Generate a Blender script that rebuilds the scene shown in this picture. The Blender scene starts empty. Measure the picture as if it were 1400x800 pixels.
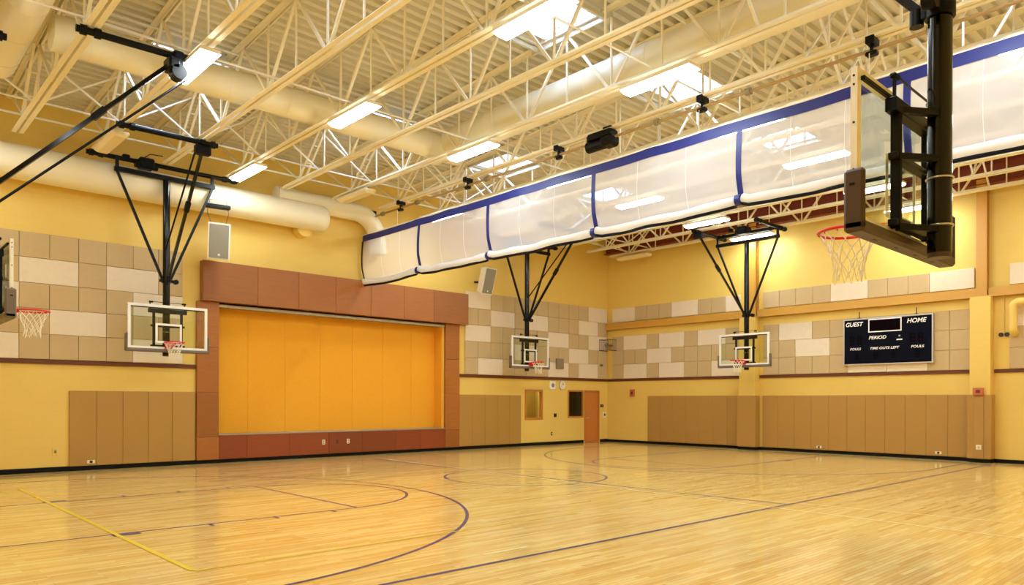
import bpy, bmesh, math, random
from mathutils import Vector, Matrix

random.seed(7)
SC = bpy.context.scene
COL = SC.collection
PI = math.pi

# ------------------------------------------------------------------ camera
YAW, ROLL, FPX, HORIZ = 0.8210, 0.0028, 1002.76, 548.54
CAM = Vector((23.776, 19.698, 1.674))
_s, _c = math.sin(YAW), math.cos(YAW)
F = Vector((-_c, -_s, 0)); Rv = Vector((-_s, _c, 0)); U = Vector((0, 0, 1))
Xc = Rv * math.cos(ROLL) + U * math.sin(ROLL)
Yc = -Rv * math.sin(ROLL) + U * math.cos(ROLL)
cd = bpy.data.cameras.new('camera'); cam = bpy.data.objects.new('camera', cd); COL.objects.link(cam)
cam.matrix_world = Matrix(((Xc.x, Yc.x, -F.x, CAM.x), (Xc.y, Yc.y, -F.y, CAM.y), (Xc.z, Yc.z, -F.z, CAM.z), (0, 0, 0, 1)))
cd.sensor_fit = 'HORIZONTAL'; cd.sensor_width = 36; cd.lens = FPX * 36 / 1400
cd.shift_y = (HORIZ - 400) / 1400; cd.clip_start = 0.05; cd.clip_end = 200
SC.camera = cam

# ------------------------------------------------------------------ world, exposure
W = bpy.data.worlds.new('sky'); SC.world = W; W.use_nodes = True
W.node_tree.nodes['Background'].inputs[0].default_value = (0.75, 0.87, 1.0, 1)
W.node_tree.nodes['Background'].inputs[1].default_value = 1.0
vs = SC.view_settings
vs.view_transform = 'Standard'; vs.look = 'None'; vs.gamma = 1; vs.use_curve_mapping = False
vs.exposure = 0.12
LAMP_STRENGTH = 50.0
UPLIGHT = 8.0
SKY_STRENGTH = 18.0
SC.cycles.max_bounces = 12; SC.cycles.diffuse_bounces = 7; SC.cycles.transparent_max_bounces = 16

# ------------------------------------------------------------------ materials
def lin(c):
    return tuple(((v / 255) / 12.92 if v / 255 <= 0.04045 else ((v / 255 + 0.055) / 1.055) ** 2.4) for v in c)
def rgba(c): return (*lin(c), 1)
MATS = {}
def mat(name, c, rough=0.6, metal=0.0, var=0.0, vscale=3.0, bump=0.0, bscale=60.0, spec=0.5, emit=None):
    m = bpy.data.materials.new(name); m.use_nodes = True; MATS[name] = m
    nt = m.node_tree; b = nt.nodes['Principled BSDF']
    b.inputs['Base Color'].default_value = rgba(c); b.inputs['Roughness'].default_value = rough
    b.inputs['Metallic'].default_value = metal; b.inputs['Specular IOR Level'].default_value = spec
    if var or bump:
        tc = nt.nodes.new('ShaderNodeTexCoord')
    if var:
        n = nt.nodes.new('ShaderNodeTexNoise'); n.inputs['Scale'].default_value = vscale; n.inputs['Detail'].default_value = 5
        nt.links.new(tc.outputs['Object'], n.inputs['Vector'])
        mx = nt.nodes.new('ShaderNodeMix'); mx.data_type = 'RGBA'
        l = lin(c)
        mx.inputs[6].default_value = (*[max(0, v * (1 - var)) for v in l], 1)
        mx.inputs[7].default_value = (*[min(1, v * (1 + var)) for v in l], 1)
        nt.links.new(n.outputs[0], mx.inputs[0]); nt.links.new(mx.outputs[2], b.inputs['Base Color'])
    if bump:
        n2 = nt.nodes.new('ShaderNodeTexNoise'); n2.inputs['Scale'].default_value = bscale
        nt.links.new(tc.outputs['Object'], n2.inputs['Vector'])
        bp = nt.nodes.new('ShaderNodeBump'); bp.inputs['Strength'].default_value = bump; bp.inputs['Distance'].default_value = 0.01
        nt.links.new(n2.outputs[0], bp.inputs['Height']); nt.links.new(bp.outputs[0], b.inputs['Normal'])
    if emit:
        b.inputs['Emission Color'].default_value = rgba(emit[0]); b.inputs['Emission Strength'].default_value = emit[1]
    return m

def block_mat(name, c, ax):
    """painted concrete block, running bond, joints in relief"""
    m = mat(name, c, 0.55); nt = m.node_tree; b = nt.nodes['Principled BSDF']
    tc = nt.nodes.new('ShaderNodeTexCoord'); sp = nt.nodes.new('ShaderNodeSeparateXYZ'); cb = nt.nodes.new('ShaderNodeCombineXYZ')
    nt.links.new(tc.outputs['Object'], sp.inputs[0])
    nt.links.new(sp.outputs[ax], cb.inputs[0]); nt.links.new(sp.outputs[2], cb.inputs[1])
    br = nt.nodes.new('ShaderNodeTexBrick'); br.inputs['Scale'].default_value = 1
    br.inputs['Brick Width'].default_value = 0.4; br.inputs['Row Height'].default_value = 0.2
    br.inputs['Mortar Size'].default_value = 0.005; br.inputs['Mortar Smooth'].default_value = 0.6
    l = lin(c)
    br.inputs['Color1'].default_value = (*[v * 0.99 for v in l], 1); br.inputs['Color2'].default_value = (*[min(1, v * 1.01) for v in l], 1)
    br.inputs['Mortar'].default_value = (*[v * 0.95 for v in l], 1)
    nt.links.new(cb.outputs[0], br.inputs['Vector']); nt.links.new(br.outputs['Color'], b.inputs['Base Color'])
    bp = nt.nodes.new('ShaderNodeBump'); bp.inputs['Strength'].default_value = 0.18; bp.inputs['Distance'].default_value = 0.005; bp.invert = True
    nt.links.new(br.outputs['Fac'], bp.inputs['Height']); nt.links.new(bp.outputs[0], b.inputs['Normal'])
    return m

def floor_mat():
    m = mat('maple_strip_floor', (222, 170, 84), 0.16); nt = m.node_tree; b = nt.nodes['Principled BSDF']
    tc = nt.nodes.new('ShaderNodeTexCoord')
    def brick(w, h, off, c1, c2, bias):
        mp = nt.nodes.new('ShaderNodeMapping'); mp.inputs['Location'].default_value = (off * 3.1, off, 0)
        nt.links.new(tc.outputs['Object'], mp.inputs[0])
        br = nt.nodes.new('ShaderNodeTexBrick'); br.inputs['Scale'].default_value = 1
        br.offset = 0.43; br.offset_frequency = 2; br.squash = 0.72; br.squash_frequency = 3
        br.inputs['Brick Width'].default_value = w; br.inputs['Row Height'].default_value = h
        br.inputs['Mortar Size'].default_value = 0.0012; br.inputs['Bias'].default_value = bias
        br.inputs['Color1'].default_value = rgba(c1); br.inputs['Color2'].default_value = rgba(c2)
        br.inputs['Mortar'].default_value = rgba((150, 100, 45))
        nt.links.new(mp.outputs[0], br.inputs['Vector']); return br
    b1 = brick(0.95, 0.057, 0.0, (250, 224, 144), (230, 188, 94), -0.1)
    b2 = brick(1.31, 0.057, 0.0, (255, 255, 255), (190, 140, 84), -0.68)
    mx = nt.nodes.new('ShaderNodeMix'); mx.data_type = 'RGBA'; mx.blend_type = 'MULTIPLY'; mx.inputs[0].default_value = 0.85
    nt.links.new(b1.outputs['Color'], mx.inputs[6]); nt.links.new(b2.outputs['Color'], mx.inputs[7])
    mp = nt.nodes.new('ShaderNodeMapping'); mp.inputs['Scale'].default_value = (1.2, 40, 1)
    n = nt.nodes.new('ShaderNodeTexNoise'); n.inputs['Scale'].default_value = 1.6; n.inputs['Detail'].default_value = 6
    nt.links.new(tc.outputs['Object'], mp.inputs[0]); nt.links.new(mp.outputs[0], n.inputs['Vector'])
    cr = nt.nodes.new('ShaderNodeValToRGB'); cr.color_ramp.elements[0].position = 0.3; cr.color_ramp.elements[1].position = 0.72
    cr.color_ramp.elements[0].color = (0.80, 0.72, 0.62, 1); cr.color_ramp.elements[1].color = (1, 1, 1, 1)
    nt.links.new(n.outputs[0], cr.inputs[0])
    m2 = nt.nodes.new('ShaderNodeMix'); m2.data_type = 'RGBA'; m2.blend_type = 'MULTIPLY'; m2.inputs[0].default_value = 1
    nt.links.new(mx.outputs[2], m2.inputs[6]); nt.links.new(cr.outputs[0], m2.inputs[7]); nt.links.new(m2.outputs[2], b.inputs['Base Color'])
    b.inputs['Coat Weight'].default_value = 0.35; b.inputs['Coat Roughness'].default_value = 0.08
    n3 = nt.nodes.new('ShaderNodeTexNoise'); n3.inputs['Scale'].default_value = 2.2; n3.inputs['Detail'].default_value = 3
    nt.links.new(tc.outputs['Object'], n3.inputs['Vector'])
    bp = nt.nodes.new('ShaderNodeBump'); bp.inputs['Strength'].default_value = 0.05; bp.inputs['Distance'].default_value = 0.01
    nt.links.new(n3.outputs[0], bp.inputs['Height']); nt.links.new(bp.outputs[0], b.inputs['Normal'])
    return m

def wood_mat(name, c, ax=0):
    m = mat(name, c, 0.4); nt = m.node_tree; b = nt.nodes['Principled BSDF']
    tc = nt.nodes.new('ShaderNodeTexCoord'); mp = nt.nodes.new('ShaderNodeMapping')
    mp.inputs['Scale'].default_value = (2, 30, 30) if ax == 0 else (30, 30, 2)
    n = nt.nodes.new('ShaderNodeTexNoise'); n.inputs['Scale'].default_value = 1.5; n.inputs['Detail'].default_value = 6
    nt.links.new(tc.outputs['Object'], mp.inputs[0]); nt.links.new(mp.outputs[0], n.inputs['Vector'])
    oi = nt.nodes.new('ShaderNodeObjectInfo')
    mx = nt.nodes.new('ShaderNodeMix'); mx.data_type = 'RGBA'; l = lin(c)
    mx.inputs[6].default_value = (*[v * 0.8 for v in l], 1); mx.inputs[7].default_value = (*[min(1, v * 1.2) for v in l], 1)
    nt.links.new(n.outputs[0], mx.inputs[0])
    hs = nt.nodes.new('ShaderNodeHueSaturation'); mr = nt.nodes.new('ShaderNodeMapRange')
    mr.inputs[3].default_value = 0.82; mr.inputs[4].default_value = 1.15
    nt.links.new(oi.outputs['Random'], mr.inputs[0]); nt.links.new(mr.outputs[0], hs.inputs['Value'])
    nt.links.new(mx.outputs[2], hs.inputs['Color']); nt.links.new(hs.outputs[0], b.inputs['Base Color'])
    return m

def emis_mat(name, c, s):
    m = bpy.data.materials.new(name); m.use_nodes = True; nt = m.node_tree
    for n in list(nt.nodes): nt.nodes.remove(n)
    e = nt.nodes.new('ShaderNodeEmission'); o = nt.nodes.new('ShaderNodeOutputMaterial')
    e.inputs[0].default_value = rgba(c); e.inputs[1].default_value = s; nt.links.new(e.outputs[0], o.inputs[0])
    MATS[name] = m; return m

def mesh_fabric(name, c, clear):
    """open-weave vinyl mesh: part of the light passes straight through the holes"""
    m = bpy.data.materials.new(name); m.use_nodes = True; nt = m.node_tree
    for n in list(nt.nodes): nt.nodes.remove(n)
    o = nt.nodes.new('ShaderNodeOutputMaterial'); d = nt.nodes.new('ShaderNodeBsdfDiffuse'); t = nt.nodes.new('ShaderNodeBsdfTranslucent')
    tr = nt.nodes.new('ShaderNodeBsdfTransparent')
    d.inputs[0].default_value = rgba(c); t.inputs[0].default_value = rgba(c)
    a = nt.nodes.new('ShaderNodeMixShader'); a.inputs[0].default_value = 0.42
    nt.links.new(d.outputs[0], a.inputs[1]); nt.links.new(t.outputs[0], a.inputs[2])
    b = nt.nodes.new('ShaderNodeMixShader'); b.inputs[0].default_value = clear
    nt.links.new(a.outputs[0], b.inputs[1]); nt.links.new(tr.outputs[0], b.inputs[2]); nt.links.new(b.outputs[0], o.inputs[0])
    MATS[name] = m; return m

def glass_mat(name, tint):
    m = bpy.data.materials.new(name); m.use_nodes = True; nt = m.node_tree
    for n in list(nt.nodes): nt.nodes.remove(n)
    o = nt.nodes.new('ShaderNodeOutputMaterial'); g = nt.nodes.new('ShaderNodeBsdfGlossy'); tr = nt.nodes.new('ShaderNodeBsdfTransparent')
    g.inputs['Roughness'].default_value = 0.02; tr.inputs[0].default_value = (*tint, 1)
    lw = nt.nodes.new('ShaderNodeLayerWeight'); pw = nt.nodes.new('ShaderNodeMath'); pw.operation = 'POWER'; pw.inputs[1].default_value = 4.5
    fr = nt.nodes.new('ShaderNodeMath'); fr.operation = 'MULTIPLY_ADD'; fr.inputs[1].default_value = 0.9; fr.inputs[2].default_value = 0.025
    nt.links.new(lw.outputs['Facing'], pw.inputs[0]); nt.links.new(pw.outputs[0], fr.inputs[0])
    mx = nt.nodes.new('ShaderNodeMixShader')
    nt.links.new(fr.outputs[0], mx.inputs[0]); nt.links.new(tr.outputs[0], mx.inputs[1]); nt.links.new(g.outputs[0], mx.inputs[2]); nt.links.new(mx.outputs[0], o.inputs[0])
    MATS[name] = m; return m

block_mat('yellow_block_left', (231, 198, 98), 0)
block_mat('yellow_block_right', (231, 198, 98), 1)
floor_mat()
mat('yellow_paint', (231, 198, 98), 0.5, var=0.03)
mat('tan_acoustic', (198, 172, 124), 0.9, var=0.06, vscale=9, bump=0.25, bscale=220)
mat('pale_acoustic', (230, 214, 184), 0.9, var=0.06, vscale=9, bump=0.25, bscale=220)
wood_mat('stage_wood', (162, 98, 36), 0)
wood_mat('stage_wood_dark', (136, 62, 24), 0)
mat('gold_fabric', (234, 164, 30), 0.85, var=0.10, vscale=26, bump=0.2, bscale=120)
mat('pad_vinyl', (176, 134, 64), 0.42, var=0.03)
mat('brown_trim', (100, 48, 20), 0.45)
mat('orange_steel', (204, 152, 58), 0.4, var=0.03)
mat('rust_steel', (124, 44, 24), 0.5, var=0.05)
mat('black_rubber', (5, 5, 5), 0.5, spec=0.2)
mat('joist_paint', (242, 232, 198), 0.5)
mat('deck_paint', (214, 208, 184), 0.55)
mat('duct_paint', (240, 232, 200), 0.45)
mat('bridging_paint', (244, 242, 230), 0.5)
mat('black_steel', (5, 5, 5), 0.4, spec=0.2)
mat('black_gloss', (4, 4, 4), 0.15, spec=0.35)
mat('white_frame', (240, 238, 228), 0.4)
mat('grey_pad', (112, 100, 84), 0.5)
mat('brown_pad', (70, 50, 32), 0.5)
mat('rim_red', (214, 30, 20), 0.35)
mat('net_cord', (240, 232, 206), 0.8)
mat('chrome', (200, 200, 200), 0.25, metal=0.9)
mat('blue_vinyl', (24, 36, 118), 0.45, var=0.08)
mat('navy_hem', (6, 7, 24), 0.5, spec=0.2)
mesh_fabric('white_mesh', (232, 232, 234), 0.48)
mesh_fabric('white_roll', (248, 247, 244), 0.0)
mat('light_housing', (238, 222, 178), 0.45)
mat('unlit_lens', (240, 222, 170), 0.3)
emis_mat('lit_lens', (228, 239, 246), LAMP_STRENGTH)
emis_mat('lit_uplight', (214, 234, 250), UPLIGHT)
emis_mat('skylight_lens', (168, 202, 255), SKY_STRENGTH)
mat('skylight_curb', (236, 236, 234), 0.4)
mat('skylight_bar', (84, 92, 112), 0.4)
glass_mat('board_glass', (0.93, 0.97, 0.93))
glass_mat('window_glass', (0.9, 0.92, 0.85))
mat('door_wood', (196, 120, 56), 0.35, var=0.06, vscale=4)
mat('frame_wood', (188, 120, 50), 0.4)
mat('unlit_room_shade', (3, 3, 5), 0.7)  # near-black colour stands in for the darkness of an unlit room
mat('olive_room', (190, 164, 74), 0.8)
mat('speaker_white', (226, 218, 196), 0.5)
mat('speaker_grille', (140, 132, 112), 0.7, bump=0.3, bscale=300)
mat('score_navy', (5, 6, 20), 0.5, spec=0.08)
mat('score_clock', (14, 2, 4), 0.6, spec=0.03)
mat('score_digit', (12, 4, 7), 0.6, spec=0.03)
mat('silver', (196, 190, 180), 0.35, metal=0.5)
mat('white_paint', (248, 246, 238), 0.5)
mat('line_blue', (46, 48, 104), 0.25)
mat('line_yellow', (228, 196, 50), 0.25)
mat('line_cream', (240, 218, 156), 0.25)
mat('sill_metal', (168, 160, 136), 0.35, metal=0.4)
mat('alarm_red', (196, 106, 66), 0.4)
mat('device_dark', (42, 34, 28), 0.5)
mat('plate_ivory', (236, 224, 184), 0.45)
mat('grey_box', (136, 124, 96), 0.5)
mat('pipe_tan', (168, 138, 84), 0.45)

# ------------------------------------------------------------------ mesh builder
class MB:
    def __init__(self): self.v = []; self.f = []; self.s = []
    def add(self, vs, fs, smooth=False):
        o = len(self.v); self.v += [tuple(q) for q in vs]; self.f += [tuple(i + o for i in f) for f in fs]; self.s += [smooth] * len(fs); return self
    def box(self, x0, x1, y0, y1, z0, z1):
        x0, x1 = min(x0, x1), max(x0, x1); y0, y1 = min(y0, y1), max(y0, y1); z0, z1 = min(z0, z1), max(z0, z1)
        v = [(x0, y0, z0), (x1, y0, z0), (x1, y1, z0), (x0, y1, z0), (x0, y0, z1), (x1, y0, z1), (x1, y1, z1), (x0, y1, z1)]
        return self.add(v, [(0, 3, 2, 1), (4, 5, 6, 7), (0, 1, 5, 4), (1, 2, 6, 5), (2, 3, 7, 6), (3, 0, 4, 7)])
    def cbox(self, x0, x1, y0, y1, z0, z1, b=0.01):
        """box with chamfered edges"""
        x0, x1 = min(x0, x1), max(x0, x1); y0, y1 = min(y0, y1), max(y0, y1); z0, z1 = min(z0, z1), max(z0, z1)
        bm = bmesh.new(); bmesh.ops.create_cube(bm, size=1)
        for q in bm.verts: q.co = Vector(((x0 + x1) / 2 + q.co.x * (x1 - x0), (y0 + y1) / 2 + q.co.y * (y1 - y0), (z0 + z1) / 2 + q.co.z * (z1 - z0)))
        bmesh.ops.bevel(bm, geom=list(bm.edges), offset=min(b, 0.45 * min(x1 - x0, y1 - y0, z1 - z0)), segments=1, affect='EDGES')
        bm.verts.index_update()
        self.add([q.co[:] for q in bm.verts], [[q.index for q in f.verts] for f in bm.faces]); bm.free(); return self
    def bar(self, a, b, w, h=None, up=(0, 0, 1)):
        a, b = Vector(a), Vector(b); h = h or w; d = (b - a).normalized(); u = Vector(up)
        if abs(d.dot(u)) > 0.98: u = Vector((0, 1, 0)) if abs(d.y) < 0.9 else Vector((1, 0, 0))
        s = d.cross(u).normalized(); t = s.cross(d)
        vs = []
        for p in (a, b):
            for i, j in ((-1, -1), (1, -1), (1, 1), (-1, 1)): vs.append(p + s * (i * w / 2) + t * (j * h / 2))
        return self.add(vs, [(3, 2, 1, 0), (4, 5, 6, 7), (0, 1, 5, 4), (1, 2, 6, 5), (2, 3, 7, 6), (3, 0, 4, 7)])
    def tube(self, pts, r, n=8, cap=True, closed=False):
        pts = [Vector(q) for q in pts]; rs = r if isinstance(r, (list, tuple)) else [r] * len(pts)
        m = len(pts); vs = []; prev = None
        for i, q in enumerate(pts):
            if closed: d = pts[(i + 1) % m] - pts[(i - 1) % m]
            else: d = pts[min(i + 1, m - 1)] - pts[max(i - 1, 0)]
            d.normalize()
            if prev is None:
                u = Vector((0, 0, 1)) if abs(d.z) < 0.9 else Vector((1, 0, 0))
                s = d.cross(u).normalized()
            else:
                s = prev - d * prev.dot(d); s.normalize()
            prev = s; t = d.cross(s)
            for k in range(n):
                a = 2 * PI * k / n; vs.append(q + s * (math.cos(a) * rs[i]) + t * (math.sin(a) * rs[i]))
        fs = []
        for i in range(m if closed else m - 1):
            j = (i + 1) % m
            for k in range(n): fs.append((i * n + k, i * n + (k + 1) % n, j * n + (k + 1) % n, j * n + k))
        self.add(vs, fs, n > 5)
        if cap and not closed: self.add(vs[:n], [tuple(range(n))[::-1]]); self.add(vs[-n:], [tuple(range(n))])
        return self
    def cyl(self, a, b, r, n=12): return self.tube([a, b], r, n)
    def quad(self, a, b, c, d): return self.add([a, b, c, d], [(0, 1, 2, 3)])
    def mesh(self, name, m):
        me = bpy.data.meshes.new(name); me.from_pydata(self.v, [], self.f); me.update()
        me.polygons.foreach_set('use_smooth', self.s)
        if m: me.materials.append(MATS[m])
        return me
    def build(self, name, m, parent=None): return link(name, self.mesh(name, m), parent)

def link(name, me, parent=None, loc=None):
    o = bpy.data.objects.new(name, me); COL.objects.link(o)
    if parent: o.parent = parent
    if loc: o.location = loc
    return o
def tag(o, label, cat, group=None):
    o['label'] = label; o['category'] = cat
    if group: o['group'] = group
    return o
def thing(name, label, cat, loc=(0, 0, 0), rz=0, group=None):
    o = bpy.data.objects.new(name, None); COL.objects.link(o); o.location = loc; o.rotation_euler = (0, 0, rz); o.empty_display_size = 0.2
    return tag(o, label, cat, group)
def struct(o): o['kind'] = 'structure'; return o
ORD = ['first', 'second', 'third', 'fourth', 'fifth', 'sixth', 'seventh', 'eighth', 'ninth', 'tenth', 'eleventh', 'twelfth', 'thirteenth', 'fourteenth', 'fifteenth', 'sixteenth', 'seventeenth']

# ------------------------------------------------------------------ dimensions
RX, RY = 25.1, 20.8                    # room: x 0..RX away from the scoreboard wall, y 0..RY away from the stage wall
def ztop(y): return 8.42 + 0.045 * y   # underside of joist top chords (roof pitch)
def zdeck(y): return ztop(y) + 0.09
ZB = 7.45                              # underside of joist bottom chords
JX = [22.34 - 1.53 * k for k in range(15)]; JX[11], JX[12], JX[13], JX[14] = 5.35, 3.62, 2.20, 0.80
SKX = [18.515, 13.925, 9.335, 4.745]; SKY = [3.85, 9.96, 16.1]; SKW, SKL = 0.64, 0.72

# ------------------------------------------------------------------ room shell
struct(MB().box(-0.3, RX + 0.3, -0.3, RY + 0.3, -0.2, 0).build('floor', 'maple_strip_floor'))
floor = bpy.data.objects['floor']

def wall_holes(name, m, axis, length, height, holes, thick=0.25, sign=-1):
    """wall in plane axis=0 with real openings; holes are (u0,u1,z0,z1)"""
    us = sorted({0, length, *[q for h in holes for q in h[:2]]}); zs = sorted({0, height, *[q for h in holes for q in h[2:]]})
    solid = lambda i, j: 0 <= i < len(us) - 1 and 0 <= j < len(zs) - 1 and not any(h[0] <= (us[i] + us[i + 1]) / 2 <= h[1] and h[2] <= (zs[j] + zs[j + 1]) / 2 <= h[3] for h in holes)
    b = MB(); t = sign * thick
    P = (lambda u, d, z: (u, d, z)) if axis == 'y' else (lambda u, d, z: (d, u, z))
    for i in range(len(us) - 1):
        for j in range(len(zs) - 1):
            if not solid(i, j): continue
            u0, u1, z0, z1 = us[i], us[i + 1], zs[j], zs[j + 1]
            b.quad(P(u0, 0, z0), P(u1, 0, z0), P(u1, 0, z1), P(u0, 0, z1)); b.quad(P(u0, t, z0), P(u0, t, z1), P(u1, t, z1), P(u1, t, z0))
            if not solid(i - 1, j): b.quad(P(u0, 0, z0), P(u0, 0, z1), P(u0, t, z1), P(u0, t, z0))
            if not solid(i + 1, j): b.quad(P(u1, 0, z0), P(u1, t, z0), P(u1, t, z1), P(u1, 0, z1))
            if not solid(i, j - 1): b.quad(P(u0, 0, z0), P(u0, t, z0), P(u1, t, z0), P(u1, 0, z0))
            if not solid(i, j + 1): b.quad(P(u0, 0, z1), P(u1, 0, z1), P(u1, t, z1), P(u0, t, z1))
    return struct(b.build(name, m))
STAGE = (8.66, 16.18, 0.76, 4.24); WIN1 = (3.84, 4.78, 0.98, 2.11); WIN2 = (1.50, 2.43, 1.02, 2.12); DOOR = (0.53, 1.44, 0.0, 2.12)
wallL = wall_holes('wall_left', 'yellow_block_left', 'y', RX, 8.6, [STAGE, WIN1, WIN2, DOOR])
wallR = wall_holes('wall_right', 'yellow_block_right', 'x', RY, 9.6, [])
o = wall_holes('wall_near', 'yellow_block_left', 'y', RX, 9.6, [], sign=1); o.location.y = RY
o = wall_holes('wall_side', 'yellow_block_right', 'x', RY, 9.6, [], sign=1); o.location.x = RX

# corrugated steel roof deck with openings for the skylights
def deck():
    b = MB(); pitch = 0.24; n = int(RY / pitch) + 1
    xs = sorted({-0.05, RX + 0.05, *[x + s for x in SKX for s in (-SKW, SKW)]})
    prof = [(0, 0), (0.105, 0), (0.135, 0.085), (0.21, 0.085), (0.24, 0)]
    for i in range(len(xs) - 1):
        x0, x1 = xs[i], xs[i + 1]; inbay = any(abs((x0 + x1) / 2 - x) < 0.1 for x in SKX)
        for k in range(n):
            yc = (k + 0.5) * pitch
            if inbay and any(abs(yc - y) < SKL for y in SKY): continue
            for (a, za), (c, zc) in zip(prof, prof[1:]):
                ya, yb = k * pitch + a, k * pitch + c
                b.quad((x0, ya, zdeck(ya) + za), (x0, yb, zdeck(yb) + zc), (x1, yb, zdeck(yb) + zc), (x1, ya, zdeck(ya) + za))
    return struct(b.build('ceiling', 'deck_paint'))
ceil = deck()

# baseboards, trims
b = MB(); 
for x0, x1 in ((0.0, 0.47), (1.50, RX)): b.box(x0, x1, 0.0, 0.022, 0, 0.115)
struct(b.build('baseboard_left', 'black_rubber'))
struct(MB().box(0, 0.022, 0.02, RY, 0, 0.10).build('baseboard_right', 'black_rubber'))
b = MB(); b.cbox(0.05, 7.98, 0, 0.05, 2.50, 2.60); struct(b.build('trim_1', 'brown_trim'))
b = MB(); b.cbox(16.72, RX, 0, 0.05, 2.50, 2.60); struct(b.build('trim_2', 'brown_trim'))
for i, (y0, y1) in enumerate(((0.05, 6.22), (6.86, 13.36), (13.9, RY))):
    struct(MB().cbox(0, 0.05, y0, y1, 2.50, 2.60).build('trim_%d' % (3 + i), 'brown_trim'))
for i, (y0, y1) in enumerate(((0.02, 6.50), (6.86, 13.52), (13.80, RY))):
    bb = MB(); bb.box(0, 0.20, y0, y1, 4.62, 4.66); bb.box(0.0, 0.03, y0, y1, 4.62, 4.87); bb.box(0, 0.20, y0, y1, 4.83, 4.87); bb.box(0.17, 0.20, y0, y1, 4.66, 4.83)
    struct(bb.build('trim_%d' % (6 + i), 'orange_steel'))
bb = MB(); bb.box(0.0, 0.26, 0, RY, 8.37, 8.40); bb.box(0.09, 0.11, 0, RY, 7.78, 8.37); bb.box(0, 0.26, 0, RY, 7.75, 7.78)
struct(bb.build('trim_9', 'rust_steel'))

# block pilasters on the right wall
for (y0, y1) in ((6.25, 6.84), (13.38, 13.88)):
    MB().cbox(0.0, 0.34, y0, y1, 0, 4.62, 0.006).build('pilaster', 'yellow_block_right', wallR)
    MB().box(0.0, 0.362, y0 - 0.022, y1 + 0.022, 0, 0.10).build('pilaster_base', 'black_rubber', wallR)
for (yc, lab) in ((6.69, 'rust-orange steel column above the block pilaster behind the far basketball hoop'), (13.64, 'rust-orange steel column above the pilaster right of the scoreboard')):
    t = thing('steel_column', lab, 'column', (0, yc, 4.62), 0, 'steel columns on the right wall')
    MB().box(0.0, 0.03, -0.13, 0.13, 0, 3.28).build('flange', 'orange_steel', t)
    MB().box(0.22, 0.25, -0.13, 0.13, 0, 3.28).build('flange', 'orange_steel', t)
    MB().box(0.03, 0.22, -0.012, 0.012, 0, 3.28).build('web', 'rust_steel', t)
    MB().box(0.0, 0.32, -0.18, 0.18, 0, 0.03).build('base_plate', 'orange_steel', t)

# ------------------------------------------------------------------ acoustic panels (children of the walls)
PM = {}
def panel(wall, axis, u0, u1, z0, z1, pale):
    g = 0.004; key = (axis, round(u1 - u0, 3), round(z1 - z0, 3), pale)
    if key not in PM:
        w, h = u1 - u0 - 2 * g, z1 - z0 - 2 * g
        bb = MB()
        if axis == 'y': bb.cbox(0, w, 0.0, 0.052, 0, h, 0.007)
        else: bb.cbox(0.0, 0.052, 0, w, 0, h, 0.007)
        PM[key] = bb.mesh('acoustic_panel', 'pale_acoustic' if pale else 'tan_acoustic')
    link('acoustic_panel', PM[key], wall, (u0 + g, 0, z0 + g) if axis == 'y' else (0, u0 + g, z0 + g))
def row(wall, axis, start, unit, n, z0, z1, pale, flip=False):
    """pale: list of start units of double-width (or (start,width)) pale panels"""
    pal = {}
    for q in pale:
        a, w = q if isinstance(q, tuple) else (q, 2)
        pal[a] = w
    k = 0
    while k < n:
        w = pal.get(k, 1); p = k in pal
        a, c = start + unit * k, start + unit * (k + w)
        if flip: a, c = start - unit * (k + w), start - unit * k
        panel(wall, axis, a, c, z0, z1, p); k += w
rh = 0.577
Z0 = 2.605
rowsR = [[(0), (11)], [2, 5, 10], [0, 7, 11], [4, 9], [1, 7, 10]]
for i, pl in enumerate(rowsR):
    z1 = Z0 + rh * (5 - i); row(wallL, 'y', 7.69, 0.586, 13, z1 - rh, z1, pl, flip=True)
rowsL = [[8], [1, 4, 8], [0, 6, 10], [3, 9], [0, 6]]
for i, pl in enumerate(rowsL):
    z1 = Z0 + rh * (5 - i); row(wallL, 'y', 17.10, 0.592, 13, z1 - rh, z1, pl)
row(wallR, 'x', 0.30, 0.582, 10, 4.915, 5.49, [0, 5, (9, 1)])
for i, pl in enumerate([[1, 4, 7], [3], [1, 4, 8]]):
    z1 = Z0 + rh * (3 - i); row(wallR, 'x', 0.30, 0.582, 10, z1 - rh, z1, pl)
row(wallR, 'x', 7.0, 0.584, 11, 4.915, 5.49, [4, 9])
for i, pl in enumerate([[1], [2], [5, 7]]):
    z1 = Z0 + rh * (3 - i); row(wallR, 'x', 7.0, 0.579, 11, z1 - rh, z1, pl)
row(wallR, 'x', 14.26, 0.584, 10, 4.915, 5.49, [0, 5])
for i, pl in enumerate([[0, 5], [3], [1, 6]]):
    z1 = Z0 + rh * (3 - i); row(wallR, 'x', 14.26, 0.584, 10, z1 - rh, z1, pl)

# ------------------------------------------------------------------ wall padding
def padding(label, axis, u0, u1, n, z0=0.11, z1=1.89, base=0.0):
    t = thing('wall_padding', label, 'wall padding', (u0, base, 0) if axis == 'y' else (base, u0, 0), 0, 'tan wall padding')
    w = (u1 - u0) / n
    bb = MB()
    if axis == 'y': bb.cbox(0.002, w - 0.002, 0.0, 0.055, z0, z1, 0.007)
    else: bb.cbox(0.0, 0.055, 0.002, w - 0.002, z0, z1, 0.007)
    me = bb.mesh('pad', 'pad_vinyl')
    for k in range(n): link('pad', me, t, (k * w, 0, 0) if axis == 'y' else (0, k * w, 0))
    return t
padA = padding('tan vinyl wall padding left of the stage, five upright panels', 'y', 16.78, 19.655, 5)
padding('tan vinyl wall padding between the stage and the small window', 'y', 5.02, 7.95, 5)
padding('tan vinyl wall padding left of the first pilaster under the far hoop', 'x', 2.10, 6.22, 7)
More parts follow.
